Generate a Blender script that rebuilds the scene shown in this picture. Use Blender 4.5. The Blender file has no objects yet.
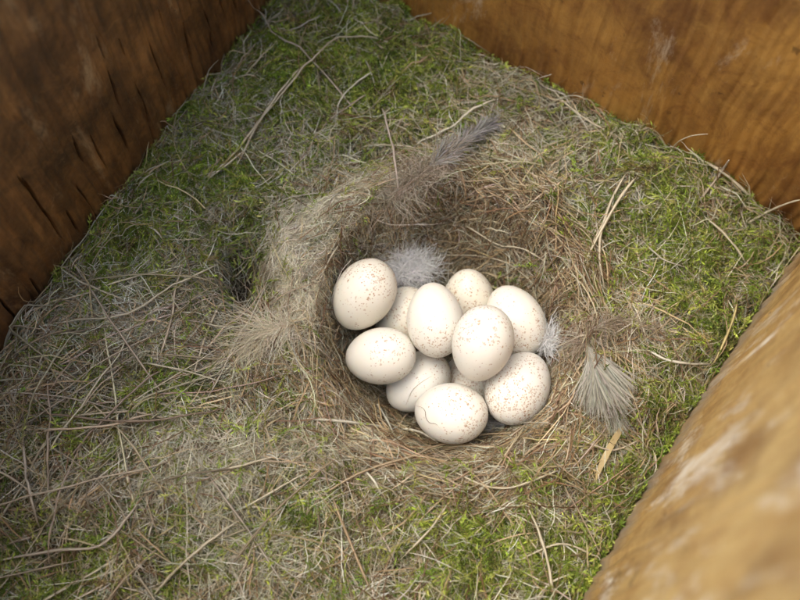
import bpy, math
import numpy as np
from mathutils import Matrix, Vector

rng = np.random.default_rng(11)
scn = bpy.context.scene
COL = scn.collection

# ------------------------------------------------------------------ camera
FPX = 1000.0                       # focal length in photo pixels (800 wide)
Zc = np.array([35, 380, FPX]); Zc /= np.linalg.norm(Zc)
Xc = np.array([1, 0, 0]) - Zc[0] * Zc; Xc /= np.linalg.norm(Xc)
Yc = np.cross(Zc, Xc)
M = np.array([Xc, Yc, Zc])         # camera -> world
def ray(px, py):
    return M @ (np.array([px - 400.0, -(py - 300.0), -FPX]) / FPX)
C = -ray(447, 325) * 0.237
cam = bpy.data.cameras.new('camera')
cam.sensor_width = 36; cam.lens = FPX / 800 * 36
cam.clip_start = 0.004; cam.clip_end = 50
cam.dof.use_dof = True; cam.dof.focus_distance = 0.232; cam.dof.aperture_fstop = 13.0
camo = bpy.data.objects.new('camera', cam); COL.objects.link(camo)
m4 = Matrix.Identity(4)
for i in range(3):
    for j in range(3): m4[i][j] = float(M[i, j])
    m4[i][3] = float(C[i])
camo.matrix_world = m4
scn.camera = camo

# ------------------------------------------------------------------ sky, sun, exposure
SUN_EL, SUN_AZ = 66.0, -70.0       # azimuth from +Y towards +X
world = bpy.data.worlds.new('World'); scn.world = world; world.use_nodes = True
wn = world.node_tree.nodes; wl = world.node_tree.links
sky = wn.new('ShaderNodeTexSky'); sky.sky_type = 'NISHITA'; sky.sun_disc = False
sky.sun_elevation = math.radians(SUN_EL); sky.sun_rotation = math.radians(SUN_AZ)
sky.dust_density = 4.0; sky.air_density = 1.0; sky.ozone_density = 0.6
wl.new(sky.outputs[0], wn['Background'].inputs[0]); wn['Background'].inputs[1].default_value = 0.15
sl = bpy.data.lights.new('sun', 'SUN'); sl.energy = 0.6; sl.angle = math.radians(65); sl.color = (1.0, 0.95, 0.88)
so = bpy.data.objects.new('sun', sl); COL.objects.link(so)
az, el = math.radians(SUN_AZ), math.radians(SUN_EL)
sdir = Vector((math.sin(az) * math.cos(el), math.cos(az) * math.cos(el), math.sin(el)))
so.rotation_euler = sdir.to_track_quat('Z', 'Y').to_euler(); so.location = sdir * 1.0
scn.view_settings.view_transform = 'Standard'; scn.view_settings.look = 'None'
scn.view_settings.exposure = 1.36; scn.view_settings.gamma = 1.0
scn.view_settings.use_curve_mapping = False
scn.view_settings.use_white_balance = True; scn.view_settings.white_balance_temperature = 6500; scn.view_settings.white_balance_tint = 6
scn.render.engine = 'CYCLES'
scn.cycles.use_adaptive_sampling = True; scn.cycles.adaptive_threshold = 0.05; scn.cycles.adaptive_min_samples = 16
scn.cycles.max_bounces = 3; scn.cycles.diffuse_bounces = 3; scn.cycles.glossy_bounces = 2; scn.cycles.transmission_bounces = 2

# ------------------------------------------------------------------ helpers
def at(px, py, z=0.0):
    r = ray(px, py); return C + r * ((z - C[2]) / r[2])
def proj(x, y, z):
    d = (np.stack([x, y, z], -1) - C) @ M
    return 400 + FPX * d[..., 0] / -d[..., 2], 300 - FPX * d[..., 1] / -d[..., 2]
def fin(o, name, label=None, cat=None, group=None, kind=None, parent=None):
    if label: o['label'] = label
    if cat: o['category'] = cat
    if group: o['group'] = group
    if kind: o['kind'] = kind
    if parent: o.parent = parent
    return o
def empty(name, loc=(0, 0, 0), **k):
    o = bpy.data.objects.new(name, None); o.location = loc; o.empty_display_size = 0.01
    COL.objects.link(o); return fin(o, name, **k)
def mesh_np(name, V, F, mat, col=None, smooth=True, parent=None, **k):
    """V (n,3), F (m,3|4) int; col (n,3)"""
    me = bpy.data.meshes.new(name); F = np.asarray(F); nv, nf, s = len(V), len(F), F.shape[1]
    me.vertices.add(nv); me.vertices.foreach_set('co', np.asarray(V, np.float32).ravel())
    me.loops.add(nf * s); me.loops.foreach_set('vertex_index', F.astype(np.int32).ravel())
    me.polygons.add(nf); me.polygons.foreach_set('loop_start', np.arange(0, nf * s, s, dtype=np.int32))
    me.polygons.foreach_set('loop_total', np.full(nf, s, np.int32))
    me.polygons.foreach_set('use_smooth', np.full(nf, smooth, bool))
    if col is not None:
        a = me.color_attributes.new('tint', 'FLOAT_COLOR', 'POINT')
        c = np.ones((nv, 4), np.float32); c[:, :3] = col
        a.data.foreach_set('color', c.ravel())
    me.update(calc_edges=True)
    me.materials.append(mat)
    o = bpy.data.objects.new(name, me); COL.objects.link(o)
    return fin(o, name, parent=parent, **k)

def smooth_noise(x, y, seed, scale, octaves=3):
    """cheap value noise from random sines, about -1..1"""
    r = np.random.default_rng(seed); out = np.zeros_like(x); amp = 1.0; tot = 0
    for o in range(octaves):
        acc = np.zeros_like(x)
        for k in range(7):
            a = r.uniform(0, 2 * np.pi); f = r.uniform(.6, 1.5) / scale * 2 ** o
            acc += np.sin((x * np.cos(a) + y * np.sin(a)) * f * 2 * np.pi + r.uniform(0, 6.28))
        out += amp * acc / 3.0; tot += amp; amp *= .55
    return out / tot

# ------------------------------------------------------------------ materials
class NT:
    def __init__(s, name):
        s.m = bpy.data.materials.new(name); s.m.use_nodes = True
        s.n = s.m.node_tree.nodes; s.l = s.m.node_tree.links
        s.b = s.n['Principled BSDF']; s.out = s.n['Material Output']
    def new(s, t, **k):
        n = s.n.new(t)
        for a, v in k.items(): setattr(n, a, v)
        return n
    def set(s, sock, v):
        if isinstance(v, bpy.types.NodeSocket): s.l.new(v, sock)
        else: sock.default_value = v
    def math(s, op, a, b=0.0, c=None, clamp=False):
        n = s.new('ShaderNodeMath', operation=op, use_clamp=clamp)
        s.set(n.inputs[0], a); s.set(n.inputs[1], b)
        if c is not None: s.set(n.inputs[2], c)
        return n.outputs[0]
    def mix(s, fac, a, b, blend='MIX'):
        n = s.new('ShaderNodeMix', data_type='RGBA', blend_type=blend)
        s.set(n.inputs[0], fac); s.set(n.inputs[6], a); s.set(n.inputs[7], b); return n.outputs[2]
    def mapping(s, vec, scale=(1, 1, 1), loc=(0, 0, 0)):
        n = s.new('ShaderNodeMapping'); s.set(n.inputs[0], vec)
        n.inputs['Scale'].default_value = scale; n.inputs['Location'].default_value = loc; return n.outputs[0]
    def noise(s, vec, scale, detail=4, rough=.55, dist=0):
        n = s.new('ShaderNodeTexNoise'); s.set(n.inputs['Vector'], vec); n.inputs['Scale'].default_value = scale
        n.inputs['Detail'].default_value = detail; n.inputs['Roughness'].default_value = rough
        n.inputs['Distortion'].default_value = dist; return n.outputs[0]
    def ramp(s, fac, stops):
        n = s.new('ShaderNodeValToRGB'); s.set(n.inputs[0], fac); e = n.color_ramp.elements
        while len(e) < len(stops): e.new(.5)
        for q, (p, c) in zip(e, stops):
            q.position = p; q.color = (c, c, c, 1) if isinstance(c, (int, float)) else (*c, 1)
        return n.outputs[0]

def fibre_mat(name, rough=.6, transl=.25, spec=.3):
    t = NT(name); a = t.new('ShaderNodeAttribute', attribute_name='tint')
    t.set(t.b.inputs['Base Color'], a.outputs[0]); t.b.inputs['Roughness'].default_value = rough
    t.b.inputs['Specular IOR Level'].default_value = spec
    tr = t.new('ShaderNodeBsdfTranslucent'); t.set(tr.inputs[0], a.outputs[0])
    mx = t.new('ShaderNodeMixShader'); mx.inputs[0].default_value = transl
    t.l.new(t.b.outputs[0], mx.inputs[1]); t.l.new(tr.outputs[0], mx.inputs[2])
    t.l.new(mx.outputs[0], t.out.inputs[0]); return t.m
MAT_GRASS = fibre_mat('dry_grass_fibre')
MAT_STRAW = fibre_mat('straw_stalk', .5, .12, .4)
MAT_MOSS = fibre_mat('moss_leaf', .5, .35, .35)
MAT_HAIR = fibre_mat('soft_hair', .55, .3, .3)
MAT_DOWN = fibre_mat('feather_barb', .6, .45, .3)

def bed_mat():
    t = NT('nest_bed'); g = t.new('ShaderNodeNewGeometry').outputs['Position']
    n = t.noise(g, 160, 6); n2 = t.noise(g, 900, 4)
    c = t.mix(t.ramp(n, [(.35, 0.0), (.65, 1.0)]), (.05, .045, .022, 1), (.12, .10, .06, 1))  # dark mossy brown; shade in the gaps between fibres put into the colour
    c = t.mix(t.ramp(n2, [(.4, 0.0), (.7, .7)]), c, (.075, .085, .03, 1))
    t.set(t.b.inputs['Base Color'], c); t.b.inputs['Roughness'].default_value = .95
    b = t.new('ShaderNodeBump'); b.inputs['Strength'].default_value = .8; b.inputs['Distance'].default_value = .001
    t.set(b.inputs['Height'], n2); t.l.new(b.outputs[0], t.b.inputs['Normal']); return t.m
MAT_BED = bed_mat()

def wood_mat(name, dark, mid, light, pale, pale_amt, dark_amt, band=None, seed=0.0, rough=.5, grain=.28):
    """local X along board, Z along the grain (up)"""
    t = NT(name); oc = t.new('ShaderNodeTexCoord').outputs['Object']
    oc = t.mapping(oc, (1, 1, 1), (seed, 0, seed * .7))
    g1 = t.noise(t.mapping(oc, (1, 1, .06)), 520, 5, .6, .15)    # fine grain
    g2 = t.noise(t.mapping(oc, (1, 1, .35)), 60, 5, .65, .3)     # broad tone
    blot = t.noise(t.mapping(oc, (1, 1, .7)), 38, 6, .68, .3)    # stain patches
    pn = t.noise(t.mapping(oc, (1, 1, .30)), 62, 7, .72, .4)
    fine = t.noise(oc, 700, 3)
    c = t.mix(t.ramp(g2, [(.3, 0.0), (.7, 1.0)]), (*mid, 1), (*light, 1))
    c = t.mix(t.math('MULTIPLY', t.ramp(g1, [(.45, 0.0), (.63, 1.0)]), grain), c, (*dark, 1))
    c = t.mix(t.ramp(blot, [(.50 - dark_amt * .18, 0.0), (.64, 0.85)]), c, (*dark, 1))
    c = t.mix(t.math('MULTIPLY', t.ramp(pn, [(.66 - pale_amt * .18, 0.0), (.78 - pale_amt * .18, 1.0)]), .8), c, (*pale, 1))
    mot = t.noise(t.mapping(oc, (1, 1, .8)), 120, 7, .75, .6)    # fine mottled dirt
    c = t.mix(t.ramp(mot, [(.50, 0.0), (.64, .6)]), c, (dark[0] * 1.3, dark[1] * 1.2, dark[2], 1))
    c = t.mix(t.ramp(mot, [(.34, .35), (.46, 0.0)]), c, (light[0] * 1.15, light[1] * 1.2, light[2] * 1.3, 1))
    specks = t.noise(t.mapping(oc, (1, 1, .7)), 230, 3, .6)
    c = t.mix(t.ramp(specks, [(.66, 0.0), (.72, .6)]), c, (dark[0] * .4, dark[1] * .4, dark[2] * .4, 1))
    if band:                                                    # weathered grey rub line just above the nest
        sx = t.new('ShaderNodeSeparateXYZ'); t.set(sx.inputs[0], t.new('ShaderNodeTexCoord').outputs['Object'])
        hz = t.math('ADD', sx.outputs[2], t.math('MULTIPLY', t.math('SUBTRACT', blot, .5), .012))
        f = t.ramp(t.math('MULTIPLY_ADD', hz, 1 / .09, .5), [(band[0], 1.0), (band[1], 0.0)])
        c = t.mix(t.math('MULTIPLY', f, t.ramp(g1, [(.35, .85), (.65, .25)])), c, (*band[2], 1))
    t.set(t.b.inputs['Base Color'], c); t.b.inputs['Specular IOR Level'].default_value = .35
    t.set(t.b.inputs['Roughness'], t.ramp(fine, [(.2, rough - .08), (.8, rough + .2)]))
    b = t.new('ShaderNodeBump'); b.inputs['Strength'].default_value = .5; b.inputs['Distance'].default_value = .0004
    t.set(b.inputs['Height'], t.math('ADD', g1, t.math('MULTIPLY', fine, .3))); t.l.new(b.outputs[0], t.b.inputs['Normal'])
    return t.m

def egg_mat():
    t = NT('egg_shell'); oc = t.new('ShaderNodeTexCoord').outputs['Object']
    rnd = t.new('ShaderNodeObjectInfo').outputs['Random']
    dens = t.new('ShaderNodeAttribute', attribute_type='OBJECT', attribute_name='speckle').outputs['Fac']
    sx = t.new('ShaderNodeSeparateXYZ'); t.set(sx.inputs[0], oc)
    off = t.new('ShaderNodeCombineXYZ')
    for i, k in enumerate((37., 61., 83.)): t.set(off.inputs[i], t.math('MULTIPLY', rnd, k))
    def shifted(scale):
        n = t.new('ShaderNodeVectorMath', operation='MULTIPLY_ADD'); t.set(n.inputs[0], oc)
        n.inputs[1].default_value = (scale,) * 3; t.l.new(off.outputs[0], n.inputs[2]); return n.outputs[0]
    zone = t.ramp(t.math('MULTIPLY_ADD', sx.outputs[2], 1 / 1.8, .5), [(.0, .34), (.45, .50), (.8, 1.1)])
    patch = t.ramp(t.noise(shifted(2.2), 1, 2), [(.35, .35), (.65, 1.25)])
    d = t.math('MULTIPLY', t.math('MULTIPLY', zone, patch), dens)
    spots = None
    for sc, size, amt, warp in ((9., .36, .95, .3), (4.6, .27, .75, .5), (18., .44, .9, .2)):
        w = t.new('ShaderNodeTexNoise'); t.set(w.inputs['Vector'], shifted(sc * 1.7)); w.inputs['Scale'].default_value = 1.0
        w.inputs['Detail'].default_value = 3
        v2 = t.new('ShaderNodeVectorMath', operation='MULTIPLY_ADD'); t.l.new(w.outputs[1], v2.inputs[0])
        v2.inputs[1].default_value = (warp * 4,) * 3; t.set(v2.inputs[2], shifted(sc))
        vo = t.new('ShaderNodeTexVoronoi'); t.set(vo.inputs['Vector'], v2.outputs[0]); vo.inputs['Scale'].default_value = 1.0
        sp = t.new('ShaderNodeSeparateColor'); t.l.new(vo.outputs['Color'], sp.inputs[0])
        thr = t.math('MULTIPLY', t.math('SUBTRACT', t.math('MULTIPLY', d, amt), sp.outputs[0]), size / .35, clamp=False)
        thr = t.math('MINIMUM', t.math('MAXIMUM', thr, 0.0), size)
        s_ = t.math('MULTIPLY', t.math('SUBTRACT', thr, vo.outputs['Distance']), 6.0, clamp=True)
        s_ = t.math('MULTIPLY', s_, t.math('MULTIPLY_ADD', sp.outputs[1], .5, .4))
        spots = s_ if spots is None else t.math('MAXIMUM', spots, s_)
    tone = t.noise(shifted(1.3), 1, 3)
    base = t.mix(tone, (.705, .65, .51, 1), (.74, .70, .60, 1))
    base = t.mix(t.math('MULTIPLY', rnd, .8), base, (.77, .75, .70, 1))
    sc_ = t.mix(t.noise(shifted(6), 1, 1), (.40, .20, .08, 1), (.31, .18, .10, 1))
    t.set(t.b.inputs['Base Color'], t.mix(spots, base, sc_))
    t.b.inputs['Roughness'].default_value = .42; t.b.inputs['Specular IOR Level'].default_value = .4
    t.b.inputs['Subsurface Weight'].default_value = .2; t.b.inputs['Subsurface Radius'].default_value = (1., .62, .35)
    t.b.inputs['Subsurface Scale'].default_value = .0022
    b = t.new('ShaderNodeBump'); b.inputs['Strength'].default_value = .12; b.inputs['Distance'].default_value = .0002
    t.set(b.inputs['Height'], t.noise(shifted(55), 1, 2)); t.l.new(b.outputs[0], t.b.inputs['Normal'])
    return t.m
MAT_EGG = egg_mat()

# ------------------------------------------------------------------ nest box: boards
def wall_line(p0, p1, inward):
    a, b = at(*p0), at(*p1); t = b - a; t /= np.linalg.norm(t)
    n = np.array([-t[1], t[0], 0.0])
    if n @ inward < 0: n = -n
    return a, t, n
W_LEFT = wall_line((0, 340), (250, 20), np.array([1, 0, 0]))
W_BACK = wall_line((400, 10), (800, 225), np.array([0, -1, 0]))
W_RIGHT = wall_line((800, 255), (615, 570), np.array([-1, 0, 0]))
nb = W_BACK[2]
W_NEAR = (at(447, 325) - nb * 0.0 + nb * (W_BACK[0] @ nb - at(447, 325) @ nb + 0.182), -W_BACK[1], -nb)
WALLS = [W_LEFT, W_BACK, W_RIGHT, W_NEAR]
def meet(w1, w2):
    A = np.array([[w1[1][0], -w2[1][0]], [w1[1][1], -w2[1][1]]]); d = (w2[0] - w1[0])[:2]
    s, _ = np.linalg.solve(A, d); return w1[0] + w1[1] * s
cLB, cBR, cRN, cNL = meet(W_LEFT, W_BACK), meet(W_BACK, W_RIGHT), meet(W_RIGHT, W_NEAR), meet(W_NEAR, W_LEFT)
def on_wall(w, px, py):
    r = ray(px, py); s = ((w[0] - C) @ w[2]) / (r @ w[2]); return C + r * s

FLOOR_Z, TH, BOW = -0.052, 0.013, 0.0028
def board(name, w, c0, c1, top, mat, cracks=(), relief=.00012, bow=0.0, seed=1, parent=None, label=None, ext=0.0, step=.0004):
    """solid board whose inner face carries grain relief and open cracks; local X along, Z up, +Y outwards"""
    t = c1 - c0; L = np.linalg.norm(t); t = t / L; n = w[2]
    if np.cross(t, [0, 0, 1]) @ n > 0: c0, c1 = c1, c0; t = -t          # so that local +Y = -n
    c0 = c0 - t * ext; L += 2 * ext
    us = np.arange(0, L, step)
    for (u0, v0, u1, v1, wd, dp) in cracks: us = np.concatenate([us, np.arange(min(u0, u1) - .0009, max(u0, u1) + .0009, .0001)])
    us = np.unique(np.round(np.append(us[us < L - .0001], L), 5))
    vs = np.concatenate([np.linspace(FLOOR_Z, -.012, 4)[:-1], np.arange(-.012, top, .0016), [top]])
    U, Vv = np.meshgrid(us, vs, indexing='ij')
    r = np.random.default_rng(seed)
    g = np.interp(U + .0012 * np.sin(Vv * 70 + 1.3) + .0006 * np.sin(Vv * 190), np.arange(0, L + .03, .0009) - .01, r.normal(0, 1, len(np.arange(0, L + .03, .0009))))
    g2 = np.interp(U + .002 * np.sin(Vv * 45 + seed), np.arange(0, L + .05, .006) - .02, r.normal(0, 1, len(np.arange(0, L + .05, .006))))
    fray = 1 + 2.2 * np.exp(-np.maximum(Vv, 0) / .010)
    D = relief * (g * fray + .5 * g2)
    D -= bow * (1 - ((U - L / 2) / (L / 2)) ** 2)                        # cupped board (towards the nest)
    for (u0, v0, u1, v1, wd, dp) in cracks:
        s = np.clip((Vv - v0) / (v1 - v0), 0, 1); cu = u0 + (u1 - u0) * s + .00015 * np.sin(Vv * 420 + u0 * 900)
        taper = np.where((Vv > v0) & (Vv < v1), np.minimum(1, 2.5 * (1 - np.abs(2 * s - 1))), 0)
        D += dp * taper * np.clip(2.2 * (1 - np.abs(U - cu) / (wd * (.35 + .65 * taper))), 0, 1)
    nu, nv = U.shape
    # rounded top edge
    Dt = D + np.where(Vv > top - .0018, .0012, 0)
    P = np.stack([U, Dt, Vv], -1).reshape(-1, 3)
    idx = np.arange(nu * nv).reshape(nu, nv)
    F = np.stack([idx[:-1, :-1], idx[1:, :-1], idx[1:, 1:], idx[:-1, 1:]], -1).reshape(-1, 4)
    Bk = P.copy(); Bk = Bk.reshape(nu, nv, 3)
    rim = np.concatenate([idx[:, 0], idx[-1, 1:], idx[-2::-1, -1], idx[0, -2:0:-1]])
    back = P[rim].copy(); back[:, 1] = TH
    base = nu * nv; k = len(rim); j = np.arange(k); j2 = (j + 1) % k
    Fs = np.stack([rim[j2], rim[j], base + j, base + j2], -1)
    P2 = np.vstack([P, back, [[L / 2, TH, (FLOOR_Z + top) / 2]]])
    cen = np.full(k, len(P2) - 1); Fb = np.stack([base + j2, base + j, cen, cen], -1)
    me = bpy.data.meshes.new(name)
    Fall = np.vstack([F, Fs]); tri = Fb[:, :3]
    nf = len(Fall) + len(tri)
    me.vertices.add(len(P2)); me.vertices.foreach_set('co', P2.astype(np.float32).ravel())
    li = np.concatenate([Fall.ravel(), tri.ravel()]).astype(np.int32)
    me.loops.add(len(li)); me.loops.foreach_set('vertex_index', li)
    tot = np.concatenate([np.full(len(Fall), 4), np.full(len(tri), 3)]).astype(np.int32)
    me.polygons.add(nf); me.polygons.foreach_set('loop_start', np.concatenate([[0], np.cumsum(tot)[:-1]]).astype(np.int32))
    me.polygons.foreach_set('loop_total', tot)
    me.polygons.foreach_set('use_smooth', np.concatenate([np.ones(len(F), bool), np.zeros(nf - len(F), bool)]))
    me.update(calc_edges=True); me.validate(); me.materials.append(mat)
    o = bpy.data.objects.new(name, me); COL.objects.link(o)
    o.matrix_world = Matrix(((t[0], -n[0], 0, c0[0]), (t[1], -n[1], 0, c0[1]), (0, 0, 1, 0), (0, 0, 0, 1)))
    if parent: o.parent = parent
    if label: o['label'] = label
    return o, c0, t

box = empty('nest_box', (0, 0, 0), label='weathered open wooden nest box whose boards enclose the nest', cat='nest box')
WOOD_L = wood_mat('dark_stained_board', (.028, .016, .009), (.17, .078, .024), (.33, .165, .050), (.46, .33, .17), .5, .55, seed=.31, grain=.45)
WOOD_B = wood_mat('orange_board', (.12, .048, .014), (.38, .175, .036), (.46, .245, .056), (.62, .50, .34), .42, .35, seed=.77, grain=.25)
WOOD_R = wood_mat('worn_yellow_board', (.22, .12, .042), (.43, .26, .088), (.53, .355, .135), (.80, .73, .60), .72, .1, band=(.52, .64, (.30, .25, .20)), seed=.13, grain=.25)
crk_px = [((182, 20), (195, 70)), ((150, 42), (165, 86)), ((135, 82), (151, 124)), ((90, 135), (106, 167)), ((18, 176), (38, 203)),
          ((205, 12), (213, 46)), ((108, 72), (121, 107)), ((23, 178), (63, 239)), ((77, 186), (101, 224)), ((113, 116), (130, 150)),
          ((74, 140), (84, 161)), ((30, 279), (46, 301)), ((0, 298), (19, 323)), ((97, 38), (105, 58)), ((219, -4), (224, 14)),
          ((66, 212), (80, 232)), ((160, 12), (163, 24)), ((120, 40), (125, 56)), ((232, -6), (238, 12))]
tmpc = []
def mk_left():
    t = cLB - cNL; t = t / np.linalg.norm(t); c0 = cNL
    if np.cross(t, [0, 0, 1]) @ W_LEFT[2] > 0: c0 = cLB; t = -t
    r = np.random.default_rng(5)
    for a, b in crk_px:
        A, B = on_wall(W_LEFT, *a), on_wall(W_LEFT, *b)
        if A[2] > B[2]: A, B = B, A
        tmpc.append(((A - c0) @ t, A[2], (B - c0) @ t, B[2], r.uniform(.00022, .00038), r.uniform(.003, .005)))
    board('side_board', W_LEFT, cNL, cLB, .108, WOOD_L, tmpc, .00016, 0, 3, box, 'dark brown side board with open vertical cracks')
mk_left()
board('back_board', W_BACK, cLB, cBR, .104, WOOD_B, (), .00013, 0, 8, box, 'orange brown back board', ext=TH)
board('side_board', W_RIGHT, cBR, cRN, .135, WOOD_R, (),   .00010, BOW, 21, box, 'worn golden side board with pale scuffs')
board('front_board', W_NEAR, cRN, cNL, .115, WOOD_B, (), .00013, 0, 15, box, ext=TH)
fc = [cLB, cBR, cRN, cNL]; ctr = sum(fc) / 4
fv = []
for z in (FLOOR_Z - .012, FLOOR_Z - .0005):
    for p in fc: q = p + (p - ctr) * .13; fv.append((q[0], q[1], z))
mesh_np('floor_board', np.array(fv), [(0, 1, 2, 3)[::-1], (4, 5, 6, 7), (0, 1, 5, 4), (1, 2, 6, 5), (2, 3, 7, 6), (3, 0, 4, 7)], WOOD_B, smooth=False, parent=box)

# ------------------------------------------------------------------ nest surface
CUP = np.array([0.4e-3, 0.2e-3])
def rho(x, y):
    dx, dy = x - CUP[0], y - CUP[1]
    rx = np.where(dx > 0, .0290, .0305); ry = np.where(dy > 0, .0315, .0325)
    return np.sqrt((dx / rx) ** 2 + (dy / ry) ** 2)
def gpx(x, y, px, py, rx, ry):
    u, v = proj(x, y, np.zeros_like(x)); return np.exp(-((u - px) / rx) ** 2 - ((v - py) / ry) ** 2)
def wdist(x, y, w): return (x - w[0][0]) * w[2][0] + (y - w[0][1]) * w[2][1]
def H(x, y):
    x = np.asarray(x, float); y = np.asarray(y, float)
    r = rho(x, y)
    h = .0018 * smooth_noise(x, y, 4, .035, 3) + .0016 * smooth_noise(x, y, 9, .014, 2)
    h = h * np.clip((r - .5) * 2, 0.15, 1)
    rim = np.exp(-((r - 1.16) / .20) ** 2)
    ang = np.arctan2(y - CUP[1], x - CUP[0])
    h += rim * (.0028 + .0022 * np.clip(np.sin(ang), 0, 1) + .0016 * np.clip(-np.cos(ang), 0, 1))
    h += np.where(r < 1.03, -.0290 * (1 - np.clip(r / 1.03, 0, 1) ** 2.6), 0)
    dr = wdist(x, y, W_RIGHT); h -= .0075 * np.exp(-np.clip(dr, 0, 1) / .007)
    dl = wdist(x, y, W_LEFT); h -= .0035 * np.exp(-np.clip(dl, 0, 1) / .006)
    db = wdist(x, y, W_BACK); h += .003 * np.exp(-np.clip(db, 0, 1) / .02) * np.exp(-((x - .045) / .03) ** 2)
    h -= .016 * gpx(x, y, 238, 276, 17, 38)
    h += .0065 * gpx(x, y, 292, 262, 24, 45) + .003 * gpx(x, y, 330, 222, 30, 18) + .002 * gpx(x, y, 425, 185, 50, 30)
    h += .004 * gpx(x, y, 655, 190, 60, 50) + .002 * gpx(x, y, 200, 470, 120, 60) - .004 * gpx(x, y, 20, 560, 90, 90)
    return h
def gradH(x, y, e=4e-4):
    return (H(x + e, y) - H(x - e, y)) / (2 * e), (H(x, y + e) - H(x, y - e)) / (2 * e)
RL = np.linalg.norm(cRN - cBR); RT = (cRN - cBR) / RL
def bow_r(x, y):
    u = (x - cBR[0]) * RT[0] + (y - cBR[1]) * RT[1]
    return BOW * np.clip(1 - ((u - RL / 2) / (RL / 2)) ** 2, 0, 1)
def inside(x, y, m=.0008):
    for w in WALLS:
        d = wdist(x, y, w); mm = m + (bow_r(x, y) if w is W_RIGHT else 0)
        k = np.clip(mm - d, 0, None); x = x + w[2][0] * k; y = y + w[2][1] * k
    return x, y

nest = empty('bird_nest', (0, 0, FLOOR_Z), label='deep cup nest of green moss, dry grass and animal hair filling the box', cat='nest')
def nest_child(o):
    o.parent = nest; o.matrix_parent_inverse = Matrix.Translation((0, 0, -FLOOR_Z)); return o

# bed: a solid mat under the fibres, clipped to the box
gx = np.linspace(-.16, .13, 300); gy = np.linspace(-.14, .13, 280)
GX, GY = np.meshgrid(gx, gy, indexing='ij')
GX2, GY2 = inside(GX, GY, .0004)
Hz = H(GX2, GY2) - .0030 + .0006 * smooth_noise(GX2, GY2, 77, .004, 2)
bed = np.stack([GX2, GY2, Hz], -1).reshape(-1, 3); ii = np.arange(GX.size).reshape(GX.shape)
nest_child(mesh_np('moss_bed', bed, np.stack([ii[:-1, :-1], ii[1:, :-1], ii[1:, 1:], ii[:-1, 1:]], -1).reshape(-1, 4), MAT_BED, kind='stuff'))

# ------------------------------------------------------------------ eggs (poses worked out so that shells touch without cutting)
K = 1.025
EGGS = [((-19.73, 5.93, 3.75), (0.479, 0.605, 0.636), 1.00, .95, 'cream egg leaning on the left cup wall, evenly freckled, farthest left of the clutch'),
        ((-15.79, -7.77, -0.45), (0.812, -0.072, 0.579), 0.97, .62, 'pale faintly speckled egg lying sideways with green moss at its left end'),
        ((-3.16, -0.67, 5.23), (0.129, -0.937, -0.326), 0.97, .85, 'upright cream egg in the middle of the clutch, speckled at its lower end'),
        ((6.90, -8.32, 11.36), (0.206, 0.728, 0.653), 1.00, .95, 'topmost egg, large and cream, resting on the others with freckles on its upper end'),
        ((16.27, 1.35, 0.01), (0.430, -0.892, -0.137), 0.97, .95, 'whitish egg at the right back, half hidden behind the topmost egg'),
        ((6.01, 8.33, -6.42), (0.106, -0.579, -0.809), 0.96, 2.0, 'egg farthest back, only its top showing under dry grass stems'),
        ((-9.93, 3.72, -7.21), (0.292, 0.473, 0.831), 0.97, .8, 'pale egg mostly hidden between the leftmost egg and the upright middle egg'),
        ((-6.50, -11.40, -9.34), (0.759, 0.546, 0.353), 0.96, .7, 'low cream egg with a thin fibre across it, under the middle and sideways eggs'),
        ((0.48, -21.42, 0.02), (0.816, -0.258, 0.517), 1.00, .9, 'nearest egg at the front rim with a dark hair curled over it'),
        ((16.20, -15.49, 0.93), (-0.521, -0.843, 0.133), 1.02, 1.6, 'egg at the right front, heavily freckled reddish brown on its lower left end'),
        ((6.34, -9.64, -15.90), (-0.145, -0.844, 0.516), 0.97, 3.2, 'lowest egg, a densely red speckled shell showing in the gap below the topmost egg')]
A_, B_ = 9.1e-3, 6.85e-3
def egg_mesh():
    nt, npk = 40, 48; P = [(0, 0, 1)]; F3 = []
    # unit egg: local Z along its axis (blunt end +), length 2
    k = B_ / A_
    for i in range(1, nt):
        th = math.pi * i / nt; z = math.cos(th)
        rr = k * math.sin(th) * (1 + .075 * z - .03 * z * z + .02)
        for j in range(npk): P.append((rr * math.cos(2 * math.pi * j / npk), rr * math.sin(2 * math.pi * j / npk), z))
    P.append((0, 0, -1)); me = bpy.data.meshes.new('egg'); F = []
    for j in range(npk): F.append((0, 1 + j, 1 + (j + 1) % npk))
    for i in range(nt - 2):
        for j in range(npk):
            a = 1 + i * npk + j; b = 1 + i * npk + (j + 1) % npk; F.append((a, a + npk, b + npk, b))
    e = len(P) - 1; s = 1 + (nt - 2) * npk
    for j in range(npk): F.append((e, s + (j + 1) % npk, s + j))
    me.from_pydata(P, [], F); me.polygons.foreach_set('use_smooth', [True] * len(F)); me.materials.append(MAT_EGG); me.update(); return me
EM = egg_mesh(); EG = []
for i, (p, ax, sz, spk, lab) in enumerate(EGGS):
    P = C + (np.array(p) * 1e-3 - C) * K; s = A_ * sz * K
    o = bpy.data.objects.new('egg', EM); COL.objects.link(o); o.location = P
    q = Vector(ax).to_track_quat('Z', 'Y') @ Matrix.Rotation(1.7 * i, 3, 'Z').to_quaternion()
    o.rotation_mode = 'QUATERNION'; o.rotation_quaternion = q; o.scale = (s * (1 + .02 * math.sin(i * 2.2)), s * (1 + .02 * math.cos(i * 3.1)), s * (1 + .02 * math.sin(i * 1.3 + 1)))
    fin(o, 'egg', lab, 'egg', 'clutch of speckled eggs in the nest cup'); o['speckle'] = spk
    EG.append((P, np.array(ax) / np.linalg.norm(ax), A_ * sz * K, B_ * sz * K))
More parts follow.
